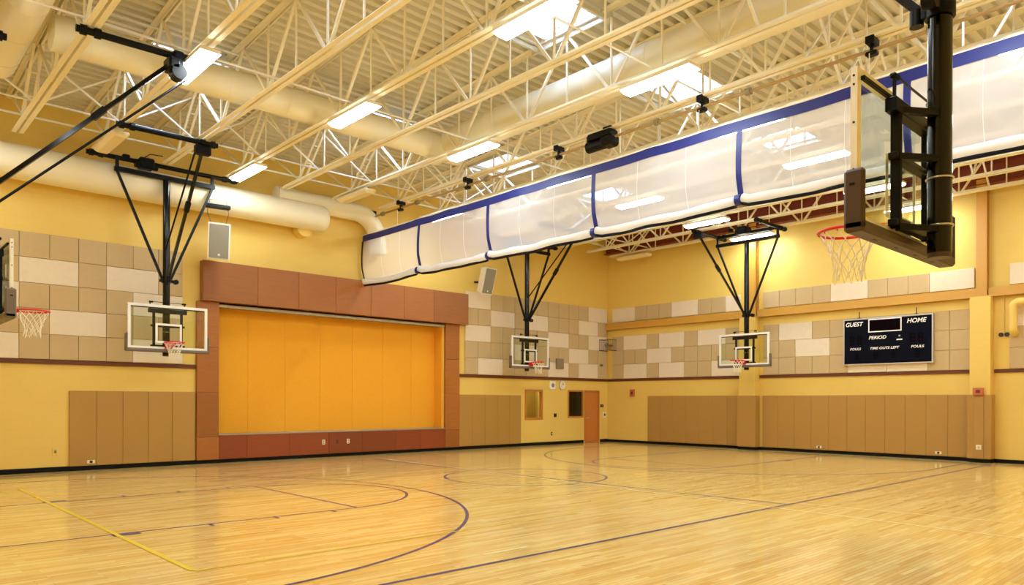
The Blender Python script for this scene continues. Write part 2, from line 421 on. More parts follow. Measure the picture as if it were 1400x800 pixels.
padding('long run of tan vinyl wall padding under the scoreboard', 'x', 6.98, 13.33, 11)
for (y0, y1, lab) in ((6.25, 6.84, 'tan vinyl padding wrapped around the pilaster beside the far hoop'), (13.38, 13.88, 'tan vinyl padding wrapped around the pilaster right of the scoreboard')):
    t = thing('pilaster_padding', lab, 'wall padding', (0.34, (y0 + y1) / 2, 0), 0, 'tan wall padding'); h = (y1 - y0) / 2
    MB().cbox(0, 0.055, -h - 0.05, h + 0.05, 0.11, 1.89, 0.012).build('front_pad', 'pad_vinyl', t)
    for s in (-1, 1): MB().cbox(-0.28, -0.002, s * (h + 0.002), s * (h + 0.05), 0.11, 1.89, 0.012).build('side_pad', 'pad_vinyl', t)
for (x, y, ax) in ((19.2, 0.056, 'y'), (0.056, 8.98, 'x'), (0.056, 12.51, 'x')):
    lab = {19.2: 'small ivory outlet plate low on the padding left of the stage'}.get(x, 'small ivory outlet plate low on the long padding, %s end' % ('left' if y < 10 else 'right'))
    t = thing('outlet_plate', lab, 'outlet', (x, y, 0.2), 0)
    if ax == 'y': MB().cbox(-0.085, 0.085, 0, 0.012, -0.04, 0.04, 0.004).build('plate', 'plate_ivory', t); bx = MB().box(-0.03, 0.03, 0.012, 0.018, -0.03, 0.03)
    else: MB().cbox(0, 0.012, -0.085, 0.085, -0.04, 0.04, 0.004).build('plate', 'plate_ivory', t); bx = MB().box(0.012, 0.018, -0.03, 0.03, -0.03, 0.03)
    bx.build('socket', 'device_dark', t)

# ------------------------------------------------------------------ stage portal
st = thing('stage_portal', 'wide wood-panelled stage opening filled by a golden fabric partition', 'stage', (12.4, 0, 0))
def stg(name, m, x0, x1, y0, y1, z0, z1, bev=0.006, par=None):
    return MB().cbox(x0 - 12.4, x1 - 12.4, y0, y1, z0, z1, bev).build(name, m, par or st)
hs = [16.70, 15.22, 14.01, 12.82, 11.62, 10.39, 9.21, 7.72]
hs = [7.72 + (q - 7.72) * (16.66 - 7.72) / (16.70 - 7.72) for q in hs]
for a, c in zip(hs, hs[1:]): stg('header_panel', 'stage_wood', c + 0.003, a - 0.003, 0.0, 0.26, 4.28, 5.335)
for (x0, x1) in ((16.18, 16.755), (7.98, 8.58)):
    for z0, z1 in ((0.10, 0.70), (0.70, 1.88), (1.88, 3.08), (3.08, 4.28)):
        stg('jamb_panel', 'stage_wood', x0, x1, 0.0, 0.10, z0 + 0.003, z1 - 0.003)
bs = [16.18, 15.41, 14.17, 12.93, 11.78, 10.57, 9.60, 8.58]
for a, c in zip(bs, bs[1:]): stg('stage_front_panel', 'stage_wood_dark', c + 0.002, a - 0.002, 0.0, 0.085, 0.10, 0.735)
stg('stage_sill', 'sill_metal', 8.60, 16.18, -0.45, 0.10, 0.735, 0.775, 0.008)
for k in range(7):
    w = (16.3 - 8.55) / 7
    stg('partition_panel', 'gold_fabric', 8.55 + k * w + 0.0015, 8.55 + (k + 1) * w - 0.0015, -0.44, -0.38, 0.775, 4.26, 0.003)
stg('partition_track', 'sill_metal', 8.60, 16.25, -0.20, 0.06, 4.16, 4.235)
stg('reveal_panel', 'gold_fabric', 8.64, 8.70, -0.40, 0.03, 0.775, 4.24)
stg('reveal_panel', 'stage_wood', 16.18, 16.25, -0.40, 0.0, 0.775, 4.24)
stg('stage_soffit', 'stage_wood', 8.58, 16.25, -0.42, 0.0, 4.24, 4.30)
for x, m, lab in ((13.10, 'plate_ivory', 'ivory outlet plate on the stage front, leftmost of three'), (12.65, 'brown_trim', 'brown outlet plate on the stage front, middle of three'), (12.28, 'plate_ivory', 'ivory outlet plate on the stage front, rightmost of three')):
    t = thing('outlet_plate', lab, 'outlet', (x, 0.086, 0.45))
    MB().cbox(-0.045, 0.045, 0, 0.01, -0.07, 0.07, 0.003).build('plate', m, t)
    for s in (-1, 1): MB().box(-0.018, 0.018, 0.01, 0.014, s * 0.03 - 0.014, s * 0.03 + 0.014).build('socket', 'device_dark', t)

# ------------------------------------------------------------------ windows and door of the left wall
def frame4(bb, x0, x1, z0, z1, w, y0, y1):
    bb.box(x0, x0 + w, y0, y1, z0, z1); bb.box(x1 - w, x1, y0, y1, z0, z1); bb.box(x0 + w, x1 - w, y0, y1, z1 - w, z1); bb.box(x0 + w, x1 - w, y0, y1, z0, z0 + w); return bb
w1 = struct(frame4(MB(), WIN1[0], WIN1[1], WIN1[2], WIN1[3], 0.07, -0.10, 0.025).build('window_1', 'frame_wood'))
MB().box(WIN1[0] + 0.07, WIN1[1] - 0.07, -0.09, -0.08, WIN1[2] + 0.07, WIN1[3] - 0.07).build('pane', 'window_glass', w1)
bb = MB(); bb.box(3.0, 5.6, -1.25, -1.2, 0, 2.9); bb.box(2.98, 3.02, -1.2, -0.26, 0, 2.9); bb.box(5.58, 5.62, -1.2, -0.26, 0, 2.9); bb.box(3.0, 5.6, -1.2, -0.26, 2.88, 2.92); bb.box(3.0, 5.6, -1.2, -0.26, -0.02, 0)
struct(bb.build('wall_beyond_1', 'olive_room'))
ld = bpy.data.lights.new('window_room_fill', 'AREA'); ld.energy = 22; ld.size = 0.5; ld.color = (1, 0.95, 0.8)  # added fill light, no fixture seen; brightens the room behind the window
lo = bpy.data.objects.new('window_room_fill', ld); COL.objects.link(lo); lo.location = (4.3, -0.75, 2.85)
w2 = struct(frame4(MB(), WIN2[0], WIN2[1], WIN2[2], WIN2[3], 0.06, -0.05, 0.025).build('window_2', 'frame_wood'))
MB().box(WIN2[0] + 0.06, WIN2[1] - 0.06, -0.03, -0.02, WIN2[2] + 0.06, WIN2[3] - 0.06).build('pane', 'window_glass', w2)
frame4(MB(), WIN2[0], WIN2[1], WIN2[2], WIN2[3], 0.012, -0.26, -0.051).build('reveal_shade', 'unlit_room_shade', w2)  # added black lining: shade of the window reveal put in as colour
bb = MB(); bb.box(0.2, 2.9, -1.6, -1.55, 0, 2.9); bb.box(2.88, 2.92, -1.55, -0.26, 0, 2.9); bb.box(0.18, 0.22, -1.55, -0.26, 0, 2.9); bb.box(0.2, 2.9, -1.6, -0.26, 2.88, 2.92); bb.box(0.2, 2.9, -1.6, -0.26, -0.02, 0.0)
struct(bb.build('wall_beyond_2', 'unlit_room_shade'))
bb = MB(); bb.box(DOOR[0], DOOR[0] + 0.05, -0.2, 0.03, 0, DOOR[3]); bb.box(DOOR[1] - 0.05, DOOR[1], -0.2, 0.03, 0, DOOR[3]); bb.box(DOOR[0] + 0.05, DOOR[1] - 0.05, -0.2, 0.03, DOOR[3] - 0.05, DOOR[3])
d1 = struct(bb.build('door_1', 'frame_wood'))
MB().cbox(DOOR[0] + 0.055, DOOR[1] - 0.055, -0.06, -0.012, 0.01, DOOR[3] - 0.055, 0.003).build('door_leaf', 'door_wood', d1)
MB().tube([(DOOR[1] - 0.12, -0.012, 1.0), (DOOR[1] - 0.12, 0.04, 1.0), (DOOR[1] - 0.23, 0.04, 1.0)], 0.012, 8).build('door_handle', 'silver', d1)

# ------------------------------------------------------------------ court markings (paint films on the floor)
def strip(name, m, pts, w, z=0.0018):
    """flat painted band of width w along pts"""
    pts = [Vector((q[0], q[1], 0)) for q in pts]; L = []; R = []
    for i, q in enumerate(pts):
        d = (pts[min(i + 1, len(pts) - 1)] - pts[max(i - 1, 0)]).normalized(); n = Vector((-d.y, d.x, 0)) * w / 2
        L.append(q + n); R.append(q - n)
    bb = MB(); n = len(pts); vs = [(*q.xy, z) for q in L] + [(*q.xy, z) for q in R]
    bb.add(vs, [(i, n + i, n + i + 1, i + 1) for i in range(n - 1)])
    return bb.build(name, m, floor)
def arc(cx, cy, r, a0, a1, n=64): return [(cx + r * math.cos(a0 + (a1 - a0) * k / n), cy + r * math.sin(a0 + (a1 - a0) * k / n)) for k in range(n + 1)]
LW = 0.05
CY = 7.76
def half(sx, cx0):
    X = lambda x: cx0 + sx * (x - 12.4)
    for y in (5.83, 9.65): strip('lane_line', 'line_blue', [(X(24.0), y), (X(17.72), y)], LW)
    strip('free_throw_line', 'line_blue', [(X(17.72), 5.83), (X(17.72), 9.65)], LW)
    strip('free_throw_arc', 'line_blue', [(X(17.72 - 1.83 * math.cos(a)), CY + 1.88 * math.sin(a)) for a in [PI * (k / 48 - 0.5) for k in range(49)]], LW, 0.0022)
    r = 5.72; c0 = 21.35; a1 = math.asin(0.996)
    pts = [(X(c0 - r * math.cos(a)), CY + r * math.sin(a)) for a in [-a1 + 2 * a1 * k / 96 for k in range(97)]]
    strip('three_point_line', 'line_blue', [(X(24.0), pts[0][1])] + pts + [(X(24.0), pts[-1][1])], LW, 0.0026)
    for y, s in ((5.83, -1), (9.65, 1)):
        strip('lane_block', 'line_blue', [(X(21.22), y + s * 0.07), (X(20.90), y + s * 0.07)], 0.19, 0.003)
        for x in (20.02, 19.10, 18.19): strip('lane_mark', 'line_blue', [(X(x), y - s * 0.02), (X(x), y + s * 0.17)], LW, 0.003)
    strip('end_line', 'line_blue', [(X(24.0), 1.6), (X(24.0), 14.02)], LW, 0.0034)
half(1, 12.4); half(-1, 12.4)
strip('side_line', 'line_blue', [(0.8, 14.02), (24.0, 14.02)], LW, 0.0036)
strip('center_circle', 'line_blue', arc(12.42, 7.95, 1.79, 0, 2 * PI, 96), LW)
strip('center_line', 'line_blue', [(12.34, 1.6), (12.34, 14.02)], LW, 0.0030)
strip('volleyball_line', 'line_yellow', [(21.16, 3.3), (21.16, 12.3)], 0.06, 0.0040)
strip('volleyball_line', 'line_yellow', [(21.16, 12.33), (15.5, 12.33)], 0.035, 0.0042)
strip('cross_court_line', 'line_cream', [(12.10, 2.0), (13.05, 17.6)], 0.035, 0.0044)
strip('cross_court_line', 'line_cream', [(12.70, 9.0), (11.65, 17.6)], 0.03, 0.0046)
strip('cross_court_line', 'line_cream', [(18.55, 13.66), (17.9, 13.66)], 0.045, 0.0044)

# ------------------------------------------------------------------ roof joists
YE0, YE1 = 0.80, RY - 0.8
nb = [1.75, 4.23, 6.48, 8.73, 10.98, 13.23, 15.48, 17.73, 19.55]
ntp = [0.14, 3.0, 5.36, 7.61, 9.86, 12.11, 14.36, 16.61, 18.75, RY - 0.14]
def angle_y(sx, y0, y1, zf, leg, th, wid):
    """steel angle along y: flat leg plus upright leg; zf(y) gives the outer flat face; leg sign chooses up or down"""
    bb = MB(); a, c = 0.022 * sx, (0.022 + wid) * sx
    s = 1 if leg > 0 else -1
    for (x0, x1, h0, h1) in ((a, c, 0, th * s), (a, a + th * sx, th * s, leg)):
        v = [(x, y, zf(y) + h) for y in (y0, y1) for (x, h) in ((x0, h0), (x1, h0), (x1, h1), (x0, h1))]
        bb.add(v, [(0, 1, 2, 3), (7, 6, 5, 4), (0, 4, 5, 1), (1, 5, 6, 2), (2, 6, 7, 3), (3, 7, 4, 0)])
    return bb.mesh('chord_angle', 'joist_paint')
M_bot = [angle_y(s, YE0, YE1, lambda y: ZB, 0.085, 0.012, 0.088) for s in (-1, 1)]
M_top = [angle_y(s, 0.02, RY - 0.02, lambda y: ztop(y) + 0.088, -0.085, 0.012, 0.075) for s in (-1, 1)]
def web(a, c, w): return MB().bar(a, c, w, w).mesh('web_member', 'joist_paint')
webs = []
for k, y in enumerate(nb):
    zt = ztop(y)
    webs.append(('web_vertical', web((0, y, ZB + 0.04), (0, y, zt + 0.05), 0.034)))
    yl, yr = ntp[k], ntp[k + 1]
    if k > 0: webs.append(('web_diagonal', web((0, y - 0.06, ZB + 0.05), (0, yl, ztop(yl) + 0.03), 0.05)))
    else: webs.append(('end_diagonal', web((0, y - 0.05, ZB + 0.05), (0, yl, ztop(yl) + 0.03), 0.045)))
    if k > 0: webs.append(('web_diagonal', web((0, y + 0.06, ZB + 0.05), (0, yr, ztop(yr) + 0.03), 0.05)))
for k, y in enumerate(ntp[1:-1]):
    if k == 1: continue
    webs.append(('web_vertical', web((0, y, ZB + 0.04), (0, y, ztop(y) + 0.05), 0.03)))
lad = MB()
for s in (-1, 1): lad.bar((s * 0.075, 1.82, ZB + 0.04), (s * 0.075, 3.0, ztop(3.0) + 0.03), 0.05, 0.035)
for q in (0.3, 0.62): lad.bar((-0.075, 1.82 + 1.18 * q, ZB + 0.04 + q * (ztop(3.0) - ZB)), (0.075, 1.82 + 1.18 * q, ZB + 0.04 + q * (ztop(3.0) - ZB)), 0.05, 0.02)
M_lad = lad.mesh('double_diagonal', 'joist_paint')
M_seat = MB().cbox(-0.1, 0.1, 0.0, 0.18, ztop(0) - 0.0, ztop(0) + 0.09, 0.004).mesh('bearing_seat', 'joist_paint')
for i, x in enumerate(JX):
    lab = 'cream open-web steel roof joist, %s from the left in the ceiling' % ORD[i]
    t = thing('roof_joist', lab, 'roof joist', (x, 0, 0), 0, 'roof joists')
    for me in M_bot: link('bottom_chord_angle', me, t)
    for me in M_top: link('top_chord_angle', me, t)
    for n, me in webs: link(n, me, t)
    link('double_diagonal', M_lad, t); link('bearing_seat', M_seat, t)

# bridging between joists
for (y, z, lab) in ((1.70, ZB + 0.10, 'thin steel bridging angle along the joist ends nearest the stage wall'), (2.66, ZB + 0.11, 'thin steel bridging angle just inside the joist ends above the wall duct'),
                    (6.92, ZB + 0.11, 'thin steel bridging angle crossing the bottom chords by the second lamp row'), (11.9, ZB + 0.11, 'thin steel bridging angle crossing the bottom chords by the third lamp row'),
                    (5.2, 8.58, 'thin steel bridging angle along the top chords near the stage wall'), (11.7, 8.88, 'thin steel bridging angle along the top chords past the skylights')):
    bb = MB(); bb.box(JX[-1], JX[0], y - 0.025, y + 0.025, z, z + 0.006); bb.box(JX[-1], JX[0], y - 0.025, y - 0.019, z, z + 0.045)
    tag(bb.build('bridging_angle', 'bridging_paint'), lab, 'bridging', 'bridging angles')
for i in range(len(JX) - 1):
    t = thing('cross_bridging', 'X-shaped steel cross bridging between the %s and %s roof joists from the left' % (ORD[i], ORD[i + 1]), 'bridging', (JX[i], 2.72, 0), 0, 'cross bridging')
    MB().bar((-0.03, 0, ZB + 0.08), (-1.50, 0, 8.50), 0.045, 0.03).build('brace', 'bridging_paint', t)
    MB().bar((-0.03, 0.035, 8.50), (-1.50, 0.035, ZB + 0.08), 0.045, 0.03).build('brace', 'bridging_paint', t)
for i in range(0, len(JX) - 1):
    if i in (0, 6): continue
    t = thing('cross_bridging', 'X-shaped steel cross bridging farther out between the %s and %s roof joists' % (ORD[i], ORD[i + 1]), 'bridging', (JX[i], 13.9, 0), 0, 'cross bridging')
    MB().bar((-0.03, 0, ZB + 0.08), (-1.50, 0, 9.0), 0.045, 0.03).build('brace', 'bridging_paint', t)
    MB().bar((-0.03, 0.035, 9.0), (-1.50, 0.035, ZB + 0.08), 0.045, 0.03).build('brace', 'bridging_paint', t)

# ------------------------------------------------------------------ skylights
sk_lab = {(0, 0): 'skylight above the left hoop near the stage wall', (0, 1): 'skylight over the left side of the court, mid row', (1, 0): 'skylight near the stage wall left of the divider curtain',
          (1, 1): 'large bright skylight at the top of the photo left of the curtain', (2, 1): 'bright skylight just above the blue curtain band', (2, 0): 'skylight near the stage wall behind the divider curtain',
          (3, 0): 'skylight near the stage wall on the scoreboard side', (3, 1): 'skylight over the scoreboard side of the court, mid row', (0, 2): 'skylight left of the photographer', (1, 2): 'skylight above the photographer',
          (2, 2): 'skylight right of the photographer by the near hoop', (3, 2): 'skylight in the near corner of the scoreboard side'}
for i, x in enumerate(SKX):
    for j, y in enumerate(SKY):
        zb = zdeck(y) - 0.06; h = 0.8
        t = thing('skylight', sk_lab[(i, j)], 'skylight', (x, y, zb), 0, 'roof skylights')
        bb = MB(); W2, L2 = SKW + 0.02, SKL + 0.08
        for s in (-1, 1): bb.box(s * W2, s * (W2 + 0.05), -L2, L2, 0, h); bb.box(-W2, W2, s * L2, s * (L2 + 0.05), 0, h)
        bb.build('curb', 'skylight_curb', t)
        bb = MB()
        for s in (-1, 1): bb.box(s * (W2 - 0.05), s * (W2 - 0.001), -L2 + 0.001, L2 - 0.001, h - 0.10, h - 0.05); bb.box(-W2 + 0.05, W2 - 0.05, s * (L2 - 0.05), s * (L2 - 0.001), h - 0.10, h - 0.05)
        bb.build('skylight_frame', 'skylight_bar', t)
        MB().box(-W2, W2, -0.02, 0.02, h - 0.09, h - 0.03).build('glazing_bar', 'skylight_bar', t)
        for s in (-1, 1): MB().box(-W2, W2, 0.02 * s, L2 * s, h - 0.03, h).build('pane', 'skylight_lens', t)
        bb = MB()
        for s in (-1, 1): bb.box(s * (W2 + 0.06), s * (W2 + 0.10), -L2 - 0.25, L2 + 0.25, -0.11, -0.02); bb.box(-W2 - 0.1, W2 + 0.1, s * (L2 + 0.06), s * (L2 + 0.11), -0.10, -0.02)
        bb.build('support_angle', 'deck_paint', t)

# ------------------------------------------------------------------ ducts
def duct_rings(t, pts, r, step=1.2):
    for a, c in zip(pts, pts[1:]):
        a, c = Vector(a), Vector(c); L = (c - a).length; d = (c - a) / L; k = step / 2
        while k < L: MB().tube([a + d * (k - 0.015), a + d * (k + 0.015)], r + 0.006, 24).build('joint_ring', 'duct_paint', t); k += step
def bend(a, b, c, rad, n=10):
    """rounded corner at b on the path a-b-c"""
    a, b, c = Vector(a), Vector(b), Vector(c); u = (a - b).normalized(); v = (c - b).normalized()
    return [b + u * rad * (1 - math.sin(PI / 2 * k / n)) + v * rad * (1 - math.cos(PI / 2 * k / n)) for k in range(n + 1)]
t = thing('ceiling_duct', 'long round cream duct crossing the ceiling through the joists', 'duct', (17, 5.36, 7.87))
q = [(-4.32, 0, 0), (4.05, 0, 0)]
MB().tube(q, 0.30, 24).build('pipe', 'duct_paint', t); duct_rings(t, q, 0.30)
MB().tube([(-4.32, 0, 0), (-4.75, 0, 0.02)], 0.32, 24).build('end_cap', 'duct_paint', t)
t = thing('ceiling_duct', 'wide round pale duct running toward the camera beside the curtain', 'duct', (12.68, 5.36, 7.95))
q = [(0, -0.5, 0), (0, 9.4, 0)]
MB().tube(q, 0.35, 28).build('pipe', 'duct_paint', t); duct_rings(t, q, 0.35, 1.5)
MB().tube([(0, 9.4, 0), (0, 9.7, 0), (0, 10.0, 0.06), (0, 14.6, 0.06)], [0.34, 0.34, 0.37, 0.37], 28).build('near_section', 'duct_paint', t)
MB().tube([(-0.1, 10.9, 0.0), (-0.35, 10.9, -0.1), (-0.62, 10.95, -0.22)], [0.22, 0.21, 0.30], 20).build('register_boot', 'duct_paint', t)
t = thing('ceiling_duct', 'round tan duct running toward the camera in the upper left corner', 'duct', (21.5, 5.5, 8.0))
q = [(0, -2.4, 0), (0, 14, 0)]
MB().tube(q, 0.31, 24).build('pipe', 'duct_paint', t); duct_rings(t, q, 0.31)
t = thing('wall_duct', 'fat round cream duct along the top of the stage wall with rounded end', 'duct', (17, 0.383, 6.93))
ends = [(-3.62 - 0.35 * math.sin(a) * 0.6, 0, 0) for a in [PI / 2 * k / 6 for k in range(7)]]
MB().tube([(7.9, 0, 0), (-3.55, 0, 0)] + ends, [0.38, 0.38] + [0.38 * math.cos(PI / 2 * k / 6.6) for k in range(7)], 28).build('pipe', 'duct_paint', t)
duct_rings(t, [(7.9, 0, 0), (-3.5, 0, 0)], 0.376, 1.6)
pth = [(-2.3, -0.09, 0.44)] + bend((-2.3, -0.09, 0.44), (-5.6, -0.09, 0.44), (-5.6, -0.09, -0.9), 0.8) + [(-5.6, -0.09, -0.75)]
MB().tube(pth, 0.27, 24).build('branch', 'duct_paint', t)
MB().tube([(-3.15, -0.02, -0.36), (-3.15, -0.37, -0.36)], 0.22, 20).build('stub', 'yellow_paint', t)

# ------------------------------------------------------------------ fluorescent lights under every other joist
lm_h = MB(); lm_h.cbox(-0.17, 0.17, -0.74, 0.74, -0.02, 0.045, 0.008)
for s in (-1, 1): lm_h.bar((0, s * 0.5, 0.04), (0, s * 0.5, 0.13), 0.025)
M_house = lm_h.mesh('housing', 'light_housing')
def lens_mesh(m):
    bb = MB(); a, c, L1, L2 = 0.165, 0.10, 0.73, 0.70
    v = [(-a, -L1, -0.02), (a, -L1, -0.02), (a, L1, -0.02), (-a, L1, -0.02), (-c, -L2, -0.075), (c, -L2, -0.075), (c, L2, -0.075), (-c, L2, -0.075)]
    bb.add(v, [(4, 7, 6, 5), (0, 4, 5, 1), (1, 5, 6, 2), (2, 6, 7, 3), (3, 7, 4, 0)]); return bb.mesh('lens', m)
M_lens_on, M_lens_off = lens_mesh('lit_lens'), lens_mesh('unlit_lens')
M_up = MB().box(-0.15, -0.12, -0.6, 0.6, 0.046, 0.050).box(0.12, 0.15, -0.6, 0.6, 0.046, 0.050).mesh('uplight_slot', 'lit_uplight')
LX = [JX[k] for k in range(0, 15, 2)]; LY = [1.98, 6.98, 12.04, 17.1]
rn = ['nearest the stage wall', 'in the second row from the stage wall', 'in the third row from the stage wall', 'in the row above the photographer']
for i, x in enumerate(LX):
    for j, y in enumerate(LY):
        if (i, j) == (6, 0): continue
        off = (j == 0 and i in (1, 3, 5, 7))
        t = thing('fluorescent_light', '%s fluorescent ceiling light %s, %s from the left' % ('unlit' if off else 'glowing', rn[j], ORD[i]), 'ceiling light', (x, y, ZB - 0.13), 0, 'fluorescent lights')
        link('housing', M_house, t); link('lens', M_lens_off if off else M_lens_on, t)
        if not off: link('uplight_slot', M_up, t)

# ------------------------------------------------------------------ basketball hoops
def net_mesh(rw=0.0045, seed=0, squeeze=1.0):
    rnd = random.Random(seed); bb = MB(); n = 12
    lev = [(-0.01, 0.222), (-0.085, 0.185), (-0.155, 0.150), (-0.225, 0.125), (-0.30, 0.112), (-0.40, 0.118)]
    P = []
    for j, (z, r) in enumerate(lev):
        P.append([Vector((math.cos(2 * PI * (k + 0.5 * (j % 2)) / n) * r * (squeeze if j > 2 else 1) + rnd.uniform(-1, 1) * 0.006 * j / 2,
                          math.sin(2 * PI * (k + 0.5 * (j % 2)) / n) * r + rnd.uniform(-1, 1) * 0.006 * j / 2, z + rnd.uniform(-1, 1) * 0.004 * j)) for k in range(n)])
    for j in range(len(lev) - 1):
        for k in range(n):
            k2 = (k + 1) % n if j % 2 else (k - 1) % n
            bb.tube([P[j][k], P[j + 1][k]], rw, 4); bb.tube([P[j][k], P[j + 1][k2]], rw, 4)
    for j in (2, 3, 4):
        for k in range(n): bb.tube([P[j][k] + Vector((0, 0, -0.01)), P[j][k] + Vector((0, 0, 0.01))], rw * 2.0, 5)
    return bb.mesh('net', 'net_cord')

def hoop(label, bx, by, rz, pipes, fold_top, thin, padm='grey_pad', netw=0.0045, seed=1, winch=None, yp=-0.2, zbr=0.0, drop_top=7.36, ztb=7.03):
    t = thing('basketball_hoop', label, 'basketball hoop', (bx, by, 0), rz, 'ceiling-hung basketball hoops')
    inv = Matrix.Rotation(-rz, 3, 'Z'); O = Vector((bx, by, 0))
    L = lambda p: inv @ (Vector(p) - O)
    hw, zb, zt = 0.9145, 2.896, 3.963
    # glass with painted border and shooter's square
    g = MB().box(-hw + 0.03, hw - 0.03, -0.022, -0.008, zb + 0.03, zt - 0.03).build('backboard', 'board_glass', t)
    bb = MB(); frame4(bb, -hw, hw, zb, zt, 0.062, -0.045, 0.0); bb.build('backboard_frame', 'white_frame', g)
    bb = MB(); frame4(bb, -0.305, 0.305, 3.05, 3.52, 0.05, -0.007, -0.004); bb.build('target_square', 'white_frame', g)
    bb = MB()
    for s in (-1, 1):
        for z in (zt - 0.06, zt - 0.12, zt - 0.38, zt - 0.7): bb.cyl((s * hw, -0.022, z), (s * (hw + 0.004), -0.022, z), 0.008, 8)
    bb.build('frame_bolt', 'device_dark', g)
    # bottom padding with turned-up corners
    bb = MB(); bb.cbox(-hw - 0.05, hw + 0.05, -0.11, 0.03, zb - 0.07, zb + 0.012, 0.02)
    for s in (-1, 1): bb.cbox(s * (hw + 0.002), s * (hw + 0.05), -0.11, 0.03, zb - 0.06, zb + 0.36, 0.02)
    pd = bb.build('edge_padding', padm, t)
    bb = MB()
    for k in (-3, -1, 1, 3): bb.box(k * 0.2 - 0.03, k * 0.2 + 0.03, -0.05, -0.035, zb - 0.072, zb - 0.068)
    for s in (-1, 1): bb.box(s * (hw + 0.0495), s * (hw + 0.0515), -0.05, -0.015, zb + 0.245, zb + 0.262)
    bb.build('pad_slot', 'black_rubber', pd)
    # rim, bracket, net
    zr = 3.048; rc = Vector((0, 0.385, zr))
    rim = MB().tube([rc + Vector((0.2286 * math.cos(2 * PI * k / 40), 0.2286 * math.sin(2 * PI * k / 40), 0)) for k in range(40)], 0.0125, 8, closed=True).build('rim', 'rim_red', t)
    bb = MB(); bb.cbox(-0.10, 0.10, 0.0, 0.012, zr - 0.13, zr + 0.01, 0.003); bb.cbox(-0.07, 0.07, 0.012, 0.155, zr - 0.055, zr - 0.008, 0.006)
    for s in (-1, 1):
        bb.bar((s * 0.09, 0.01, zr - 0.005), (s * 0.15, 0.215, zr - 0.005), 0.018, 0.012); bb.bar((s * 0.05, 0.012, zr - 0.11), (s * 0.10, 0.19, zr - 0.012), 0.016, 0.05)
    bb.build('rim_bracket', 'rim_red', rim)
    bb = MB()
    for k in range(12): a = 2 * PI * (k + 0.0) / 12; bb.bar(rc + Vector((0.222 * math.cos(a), 0.222 * math.sin(a), -0.004)), rc + Vector((0.222 * math.cos(a), 0.222 * math.sin(a), -0.026)), 0.008)
    bb.build('net_hook', 'rim_red', rim)
    nt = link('net', net_mesh(netw, seed), t, rc[:])
    # mast and mount
    R = 0.082
    MB().cyl((0, yp, 2.78), (0, yp, ztb), R, 24).build('mast', 'black_gloss', t)
    MB().cyl((0, yp, 2.745), (0, yp, 2.78), R * 0.96, 24).build('mast_cap', 'brown_pad', t)
    mt = MB(); mt.cbox(-0.44, 0.44, -0.13, -0.046, zt - 0.19, zt - 0.09, 0.006)
    mt.cbox(-hw + 0.05, hw - 0.05, -0.075, -0.046, zt - 0.085, zt - 0.055, 0.004)
    m0 = mt.build('mount_rail', 'black_steel', t)
    for x in (-0.32, 0.32): MB().cbox(x - 0.024, x + 0.024, -0.12, -0.05, zb + 0.05, zt - 0.1, 0.006).build('mount_upright', 'black_steel', t)
    for z in (3.44, zb + 0.06): MB().cbox(-0.39, 0.39, -0.115, -0.05, z, z + 0.05, 0.005).build('mount_crossbar', 'black_steel', t)
    MB().cbox(-0.10, 0.10, -0.045, -0.024, zb + 0.06, zb + 0.17, 0.004).build('rim_plate', 'black_steel', t)
    for z in (3.80, 3.465, 2.95):
        bb = MB()
        for s in (-1, 1): bb.bar((s * 0.33, -0.10, z), (s * 0.075, yp, z), 0.05, 0.045)
        bb.build('mast_link', 'black_steel', t)
    for z in (3.33, 2.98): MB().tube([(R * 1.08 * math.cos(2 * PI * k / 20), yp + R * 1.08 * math.sin(2 * PI * k / 20), z) for k in range(20)], 0.008, 6, closed=True).build('hose_clamp', 'chrome', t)
    # adjuster rods over the board
    bb = MB(); bb.bar((-0.40, -0.10, zt + 0.075), (0.40, -0.10, zt + 0.075), 0.012)
    for s in (-1, 1): bb.cbox(s * 0.38 - 0.05, s * 0.38 + 0.05, -0.12, -0.07, zt + 0.05, zt + 0.09, 0.012); bb.bar((s * 0.40, -0.10, zt - 0.1), (s * 0.40, -0.10, zt + 0.06), 0.02)
    bb.build('height_adjuster', 'black_steel', t)
    # collar, side braces, top beam, hangers
    zc = 4.575; hb = 1.10
    bb = MB(); bb.cyl((0, yp, zc - 0.05), (0, yp, zc + 0.06), R + 0.02, 20); bb.cbox(-0.24, 0.16, yp - 0.035, yp + 0.035, zc - 0.03, zc + 0.04, 0.008); bb.cbox(-0.03, 0.03, yp, yp + 0.2, zc - 0.03, zc + 0.04, 0.008)
    cl = bb.build('collar', 'black_steel', t)
    MB().cyl((-0.22, yp - 0.045, zc), (-0.22, yp + 0.045, zc), 0.06, 14).build('pivot', 'black_steel', cl)
    MB().cyl((0, yp + 0.16, zc - 0.06), (0, yp + 0.16, zc + 0.06), 0.05, 12).build('pivot', 'black_steel', cl)
    MB().cbox(-hb - 0.06, hb + 0.06, yp - 0.045, yp + 0.045, ztb, ztb + 0.11, 0.008).build('top_beam', 'black_steel', t)
    for s in (-1, 1):
        MB().bar((s * hb, yp, ztb + 0.01), (s * 0.09, yp, zc + 0.03), 0.055, 0.055).build('side_brace', 'black_steel', t)
        MB().cbox(s * hb - 0.035, s * hb + 0.035, yp - 0.035, yp + 0.035, ztb + 0.1, drop_top, 0.008).build('hanger', 'black_steel', t)
    f0 = L(fold_top)
    MB().bar(f0, (0, yp + 0.12, zc + 0.02 + zbr), 0.062, 0.062).build('folding_brace', 'black_gloss', t)
    mid = f0.lerp(Vector((0, yp + 0.12, zc + 0.02 + zbr)), 0.42); d = (Vector((0, yp, zc)) - f0).normalized()
    MB().bar(mid - d * 0.12, mid + d * 0.12, 0.10, 0.09).build('brace_hinge', 'black_steel', t)
